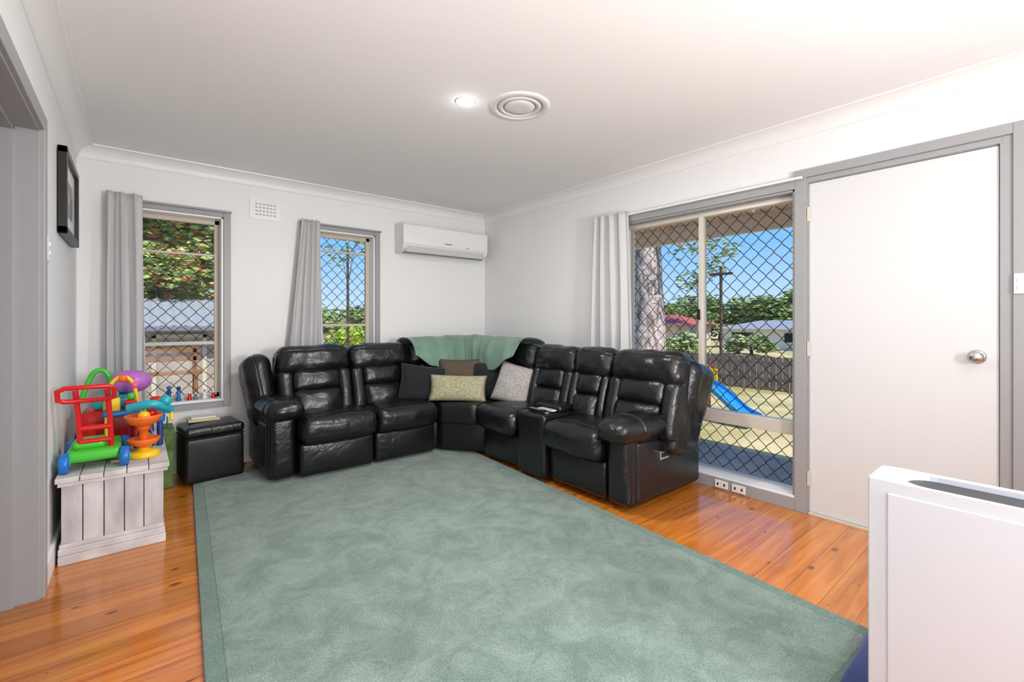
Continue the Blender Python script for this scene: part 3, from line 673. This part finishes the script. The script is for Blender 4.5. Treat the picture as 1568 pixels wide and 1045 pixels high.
LG=leaf_mat('gum_leaf',(128,146,92),(184,190,132)); LD=leaf_mat('leaf_dark',(110,132,80),(168,178,110)); LR=leaf_mat('flowering_leaf',(116,150,74),(232,100,76),(180,192,104)); LY=leaf_mat('shrub_leaf',(140,180,66),(206,216,96))
def clump(c,r,n,s,fz=.45):
    return [((c[0]+random.uniform(-r,r),c[1]+random.uniform(-r,r),c[2]+random.uniform(-r*fz,r*fz)),s*random.uniform(.7,1.2)) for _ in range(n)]
tree('gum_tree',(9.0,6.0,-.32),5.5,.30,[((9.2,4.9,3.3),.45),((8.9,5.1,2.7),.35),((9.5,6.9,4.3),.8),((9.0,4.4,3.0),.3),((9.6,3.8,4.2),.6),((9.0,6.4,6.2),1.4)],.09,700,LG,BK)
tree('gum_tree',(24,12.8,-.3),3.6,.12,[((24,12.2,4.0),.9),((24,13.4,3.4),.8),((24,11.4,4.8),.8),((24,12.6,5.4),.8)],.16,380,LG,BK)
for (tx,ty,h,s) in ((33,6.5,2.2,1.1),(34,9.5,2.0,1.1),(33,12.5,2.0,1.0),(36,15,2.3,1.2),(34,19,2.1,1.2),(36,23,2.3,1.3),(32,3.5,2.3,1.1),(38,11,2.8,1.3),(33,27,2.4,1.4),(34,4.9,2.3,1.1),(35,8.0,2.4,1.1),(35,17,2.3,1.2)):
    tree('eucalyptus_tree',(tx,ty,-.3),h*.8,.12,clump((tx,ty,h*.72),1.6,8,s),.22,2200,LD if int(tx+ty)%2 else LG,BK2)
tree('flowering_tree',(.3,12.4,-.3),2.4,.14,clump((.5,12.6,2.5),1.3,10,.9)+clump((.3,12.6,3.6),1.7,9,1.0,.7)+clump((.4,12.8,1.7),1.2,6,.7,.3),.10,14000,LR,BK2)
for (tx,ty,h,s) in ((6,24,1.5,.9),(8.5,25,1.7,1.0),(11,27,1.8,1.1),(14,29,1.8,1.1),(4,26,1.8,1.2)):
    tree('eucalyptus_tree',(tx,ty,-.3),h*.7,.1,clump((tx,ty,h*.6),1.2,7,s),.2,1500,LD,BK2)
tree('shrub',(4.4,12.5,-.3),.6,.05,clump((4.3,12.5,.45),.9,8,.45),.08,2600,LY,BK2)
tree('gum_sapling',(3.3,9.2,-.3),3.0,.03,[((3.5,9.2,2.9),.45),((3.1,9.2,2.5),.3),((3.7,9.3,3.4),.5)],.06,260,LG,BK2)
g=group('garden_shed'); M_cor=mat('corrugated_roof',(160,162,168),.5,bump=(5,.2,.01)); M_shw=mat('shed_wall',(150,138,126),.8,var=((176,164,150),2,.2))
box('walls',(-2.4,9.6,-.3),(2.0,11.2,1.12),M_shw,g)
bm=bmesh.new(); n=120; A=[];B=[]
for i in range(n+1):
    xx=-2.6+4.8*i/n; zz=.015*math.sin(i*1.57)
    A.append(bm.verts.new((xx,9.3,1.10+zz))); B.append(bm.verts.new((xx,11.4,1.62+zz)))
for i in range(n): bm.faces.new([A[i],A[i+1],B[i+1],B[i]])
from_bm('roof',bm,M_cor,g); box('gutter',(-2.6,9.22,1.02),(2.2,9.32,1.10),M_lining,g,.01)
boxes('door_frame',[((.2,9.57,-.3),(.26,9.6,.95)),((.9,9.57,-.3),(.96,9.6,.95)),((.2,9.57,.9),(.96,9.6,.96))],M_cream,g)
box('window',(-.6,9.57,.2),(-.05,9.6,.8),M_black,g)
g=group('garden_bench'); MW_=mat('bench_wood',(140,96,58),.7)
zb=-.27
boxes('slats',[((-.7,8.0,.42),(.75,8.06,.47)),((-.7,8.09,.42),(.75,8.15,.47)),((-.7,8.2,.6),(.75,8.23,.67)),((-.7,8.2,.72),(.75,8.23,.79))],MW_,g,.005)
boxes('legs',[((-.65,8.0,zb),(-.6,8.05,.42)),((.65,8.0,zb),(.7,8.05,.42)),((-.65,8.2,zb),(-.6,8.25,.79)),((.65,8.2,zb),(.7,8.25,.79))],MW_,g,.004)
box('patio_path',(-3,6.2,-.3),(3.0,9.2,-.27),mat('pale_concrete',(196,186,176),.8,var=((170,160,150),3,.2)))
g=group('picket_fence'); M_f=mat('fence_timber',(140,122,112),.8,var=((104,92,86),3,.2))
boxes('pickets',[((10.4,-6+.13*i,-.3),(10.42,-6+.13*i+.115,.42)) for i in range(150)],M_f,g); boxes('rails',[((10.42,-6,.25),(10.46,13.5,.31)),((10.42,-6,-.1),(10.46,13.5,-.04))],M_f,g)
g=group('boundary_fence'); boxes('palings',[((-6+.16*i,16,-.3),(-6+.16*i+.15,16.02,.75)) for i in range(110)],M_f,g)
g=group('childrens_slide'); SB=mat('slide_blue',(40,140,215),.35)
def slide_pt(u): return Vector((6.75-.15*u,3.50-.80*u,.40*(1-u)**1.05-.20+.03*math.sin(u*PI*2)))
bm=bmesh.new(); rows=[]
for i in range(21):
    p=slide_pt(i/20); rows.append([bm.verts.new(p+Vector((dx,0,dz))) for dx,dz in ((-.20,.08),(-.18,.0),(.18,.0),(.20,.08))])
for A,B in zip(rows[:-1],rows[1:]):
    for i in range(3): bm.faces.new([A[i],A[i+1],B[i+1],B[i]])
o=from_bm('chute',bm,SB,g); s=o.modifiers.new('s','SOLIDIFY'); s.thickness=.03
boxes('ladder',[((6.58,3.52,-.3),(6.62,3.57,.5)),((6.90,3.52,-.3),(6.94,3.57,.5)),((6.58,3.52,-.1),(6.94,3.57,-.06)),((6.58,3.52,.08),(6.94,3.57,.12))],ORG,g,.005)
boxes('side_panel',[((6.55,3.42,.22),(6.58,3.62,.44)),((6.93,3.42,.22),(6.96,3.62,.44))],YEL,g,.01)
def house(name,x0,y0,x1,y1,h,rh,mw,mr,zb=-.3):
    g=group(name); box('walls',(x0,y0,zb),(x1,y1,h),mw,g)
    bm=bmesh.new(); e=.4; xm=(x0+x1)/2
    P=[(x0-e,y0-e,h),(x1+e,y0-e,h),(x1+e,y1+e,h),(x0-e,y1+e,h),(xm,y0+1.2,h+rh),(xm,y1-1.2,h+rh)]
    v=[bm.verts.new(p) for p in P]
    for f in ((0,1,4),(1,2,5,4),(2,3,5),(3,0,4,5),(3,2,1,0)): bm.faces.new([v[i] for i in f])
    from_bm('roof',bm,mr,g)
    L=[]; yy=y0+1
    while yy<y1-1.2: L.append(((x0-.03,yy,.1),(x0,yy+1.1,h-.2))); yy+=2.6
    boxes('windows',L,M_black,g)
MR=mat('red_tiles',(176,84,74),.7); MW2=mat('brick_pale',(205,190,172),.8); MR2=mat('grey_roof',(150,150,155),.6)
house('neighbour_house',24,14.2,28,20,.95,.6,MW2,MR); house('neighbour_house',25,6.8,29,12.0,.75,.45,mat('weatherboard',(225,220,210),.7),MR2)
for (tx,ty) in ((20,5.3),(20.5,8.6),(19.5,11.4)):
    tree('shrub',(tx,ty,-.3),.4,.06,clump((tx,ty,.15),.8,6,.5,.3),.14,900,LG,BK2)
box('street',(13.5,-15,-.3),(18,20,-.28),mat('asphalt',(150,146,146),.85))
g=group('power_pole'); tube('pole',g,[(16,7.75,-.28),(16,7.75,3.1)],.05,BK2); box('crossarm',(15.95,7.35,2.8),(16.05,8.15,2.88),BK2,g)

# ---------------- world, lights
w=bpy.data.worlds.new('World'); bpy.context.scene.world=w; w.use_nodes=True; nt=w.node_tree; bg=nt.nodes['Background']
tc=nt.nodes.new('ShaderNodeTexCoord'); sp=nt.nodes.new('ShaderNodeSeparateXYZ'); rp=nt.nodes.new('ShaderNodeValToRGB')
nt.links.new(tc.outputs['Generated'],sp.inputs[0]); nt.links.new(sp.outputs['Z'],rp.inputs['Fac']); nt.links.new(rp.outputs['Color'],bg.inputs['Color'])
e=rp.color_ramp.elements; e[0].position=0; e[0].color=(*lin((190,215,238)),1); e[1].position=.6; e[1].color=(*lin((80,146,216)),1); q=e.new(.15); q.color=(*lin((122,180,234)),1)
bg.inputs['Strength'].default_value=1.3
s=bpy.data.lights.new('sun','SUN'); s.energy=5.0; s.angle=.01; s.color=(1,.96,.9); so=bpy.data.objects.new('sun',s); col.objects.link(so)
so.rotation_euler=Vector((-.12,-.75,1.0)).to_track_quat('Z','Y').to_euler()
def area(name,loc,aim,size,e_,c):
    l=bpy.data.lights.new(name,'AREA'); l.energy=e_; l.shape='DISK'; l.size=size; l.color=c; o=bpy.data.objects.new(name,l); col.objects.link(o); o.location=loc
    o.rotation_euler=(Vector(loc)-Vector(aim)).to_track_quat('Z','Y').to_euler(); return o
area('unseen_fill_lamp',(1.55,-1.3,1.40),(-.4,3.4,2.9),.65,84,(.985,.992,1))  # added fill behind the camera, lifts the back wall and far ceiling
area('unseen_up_fill',(.3,-.9,.4),(.3,.6,2.43),.9,16,(.985,.992,1))  # added upward fill out of view, brightens the near ceiling

# recentre groups
bpy.context.view_layer.update()
for e_ in [o for o in col.objects if o.type=='EMPTY']:
    pts=[ch.matrix_world@Vector(b) for ch in e_.children if ch.type in('MESH','CURVE') for b in ch.bound_box]
    if not pts: continue
    lo=Vector([min(p[i] for p in pts) for i in range(3)]); hi=Vector([max(p[i] for p in pts) for i in range(3)])
    c=Vector(((lo.x+hi.x)/2,(lo.y+hi.y)/2,lo.z)); e_.location=c
    for ch in e_.children: ch.location=ch.location-c

cam=bpy.data.cameras.new('camera'); co=bpy.data.objects.new('camera',cam); col.objects.link(co)
cam.lens=16.03; cam.sensor_width=36; cam.shift_y=-.0201; cam.clip_start=.02
co.location=(0,0,1.195); co.rotation_euler=(PI/2,0,-39.53*PI/180)
sc=bpy.context.scene; sc.camera=co
sc.view_settings.view_transform='Standard'; sc.view_settings.exposure=0; sc.view_settings.look='None'
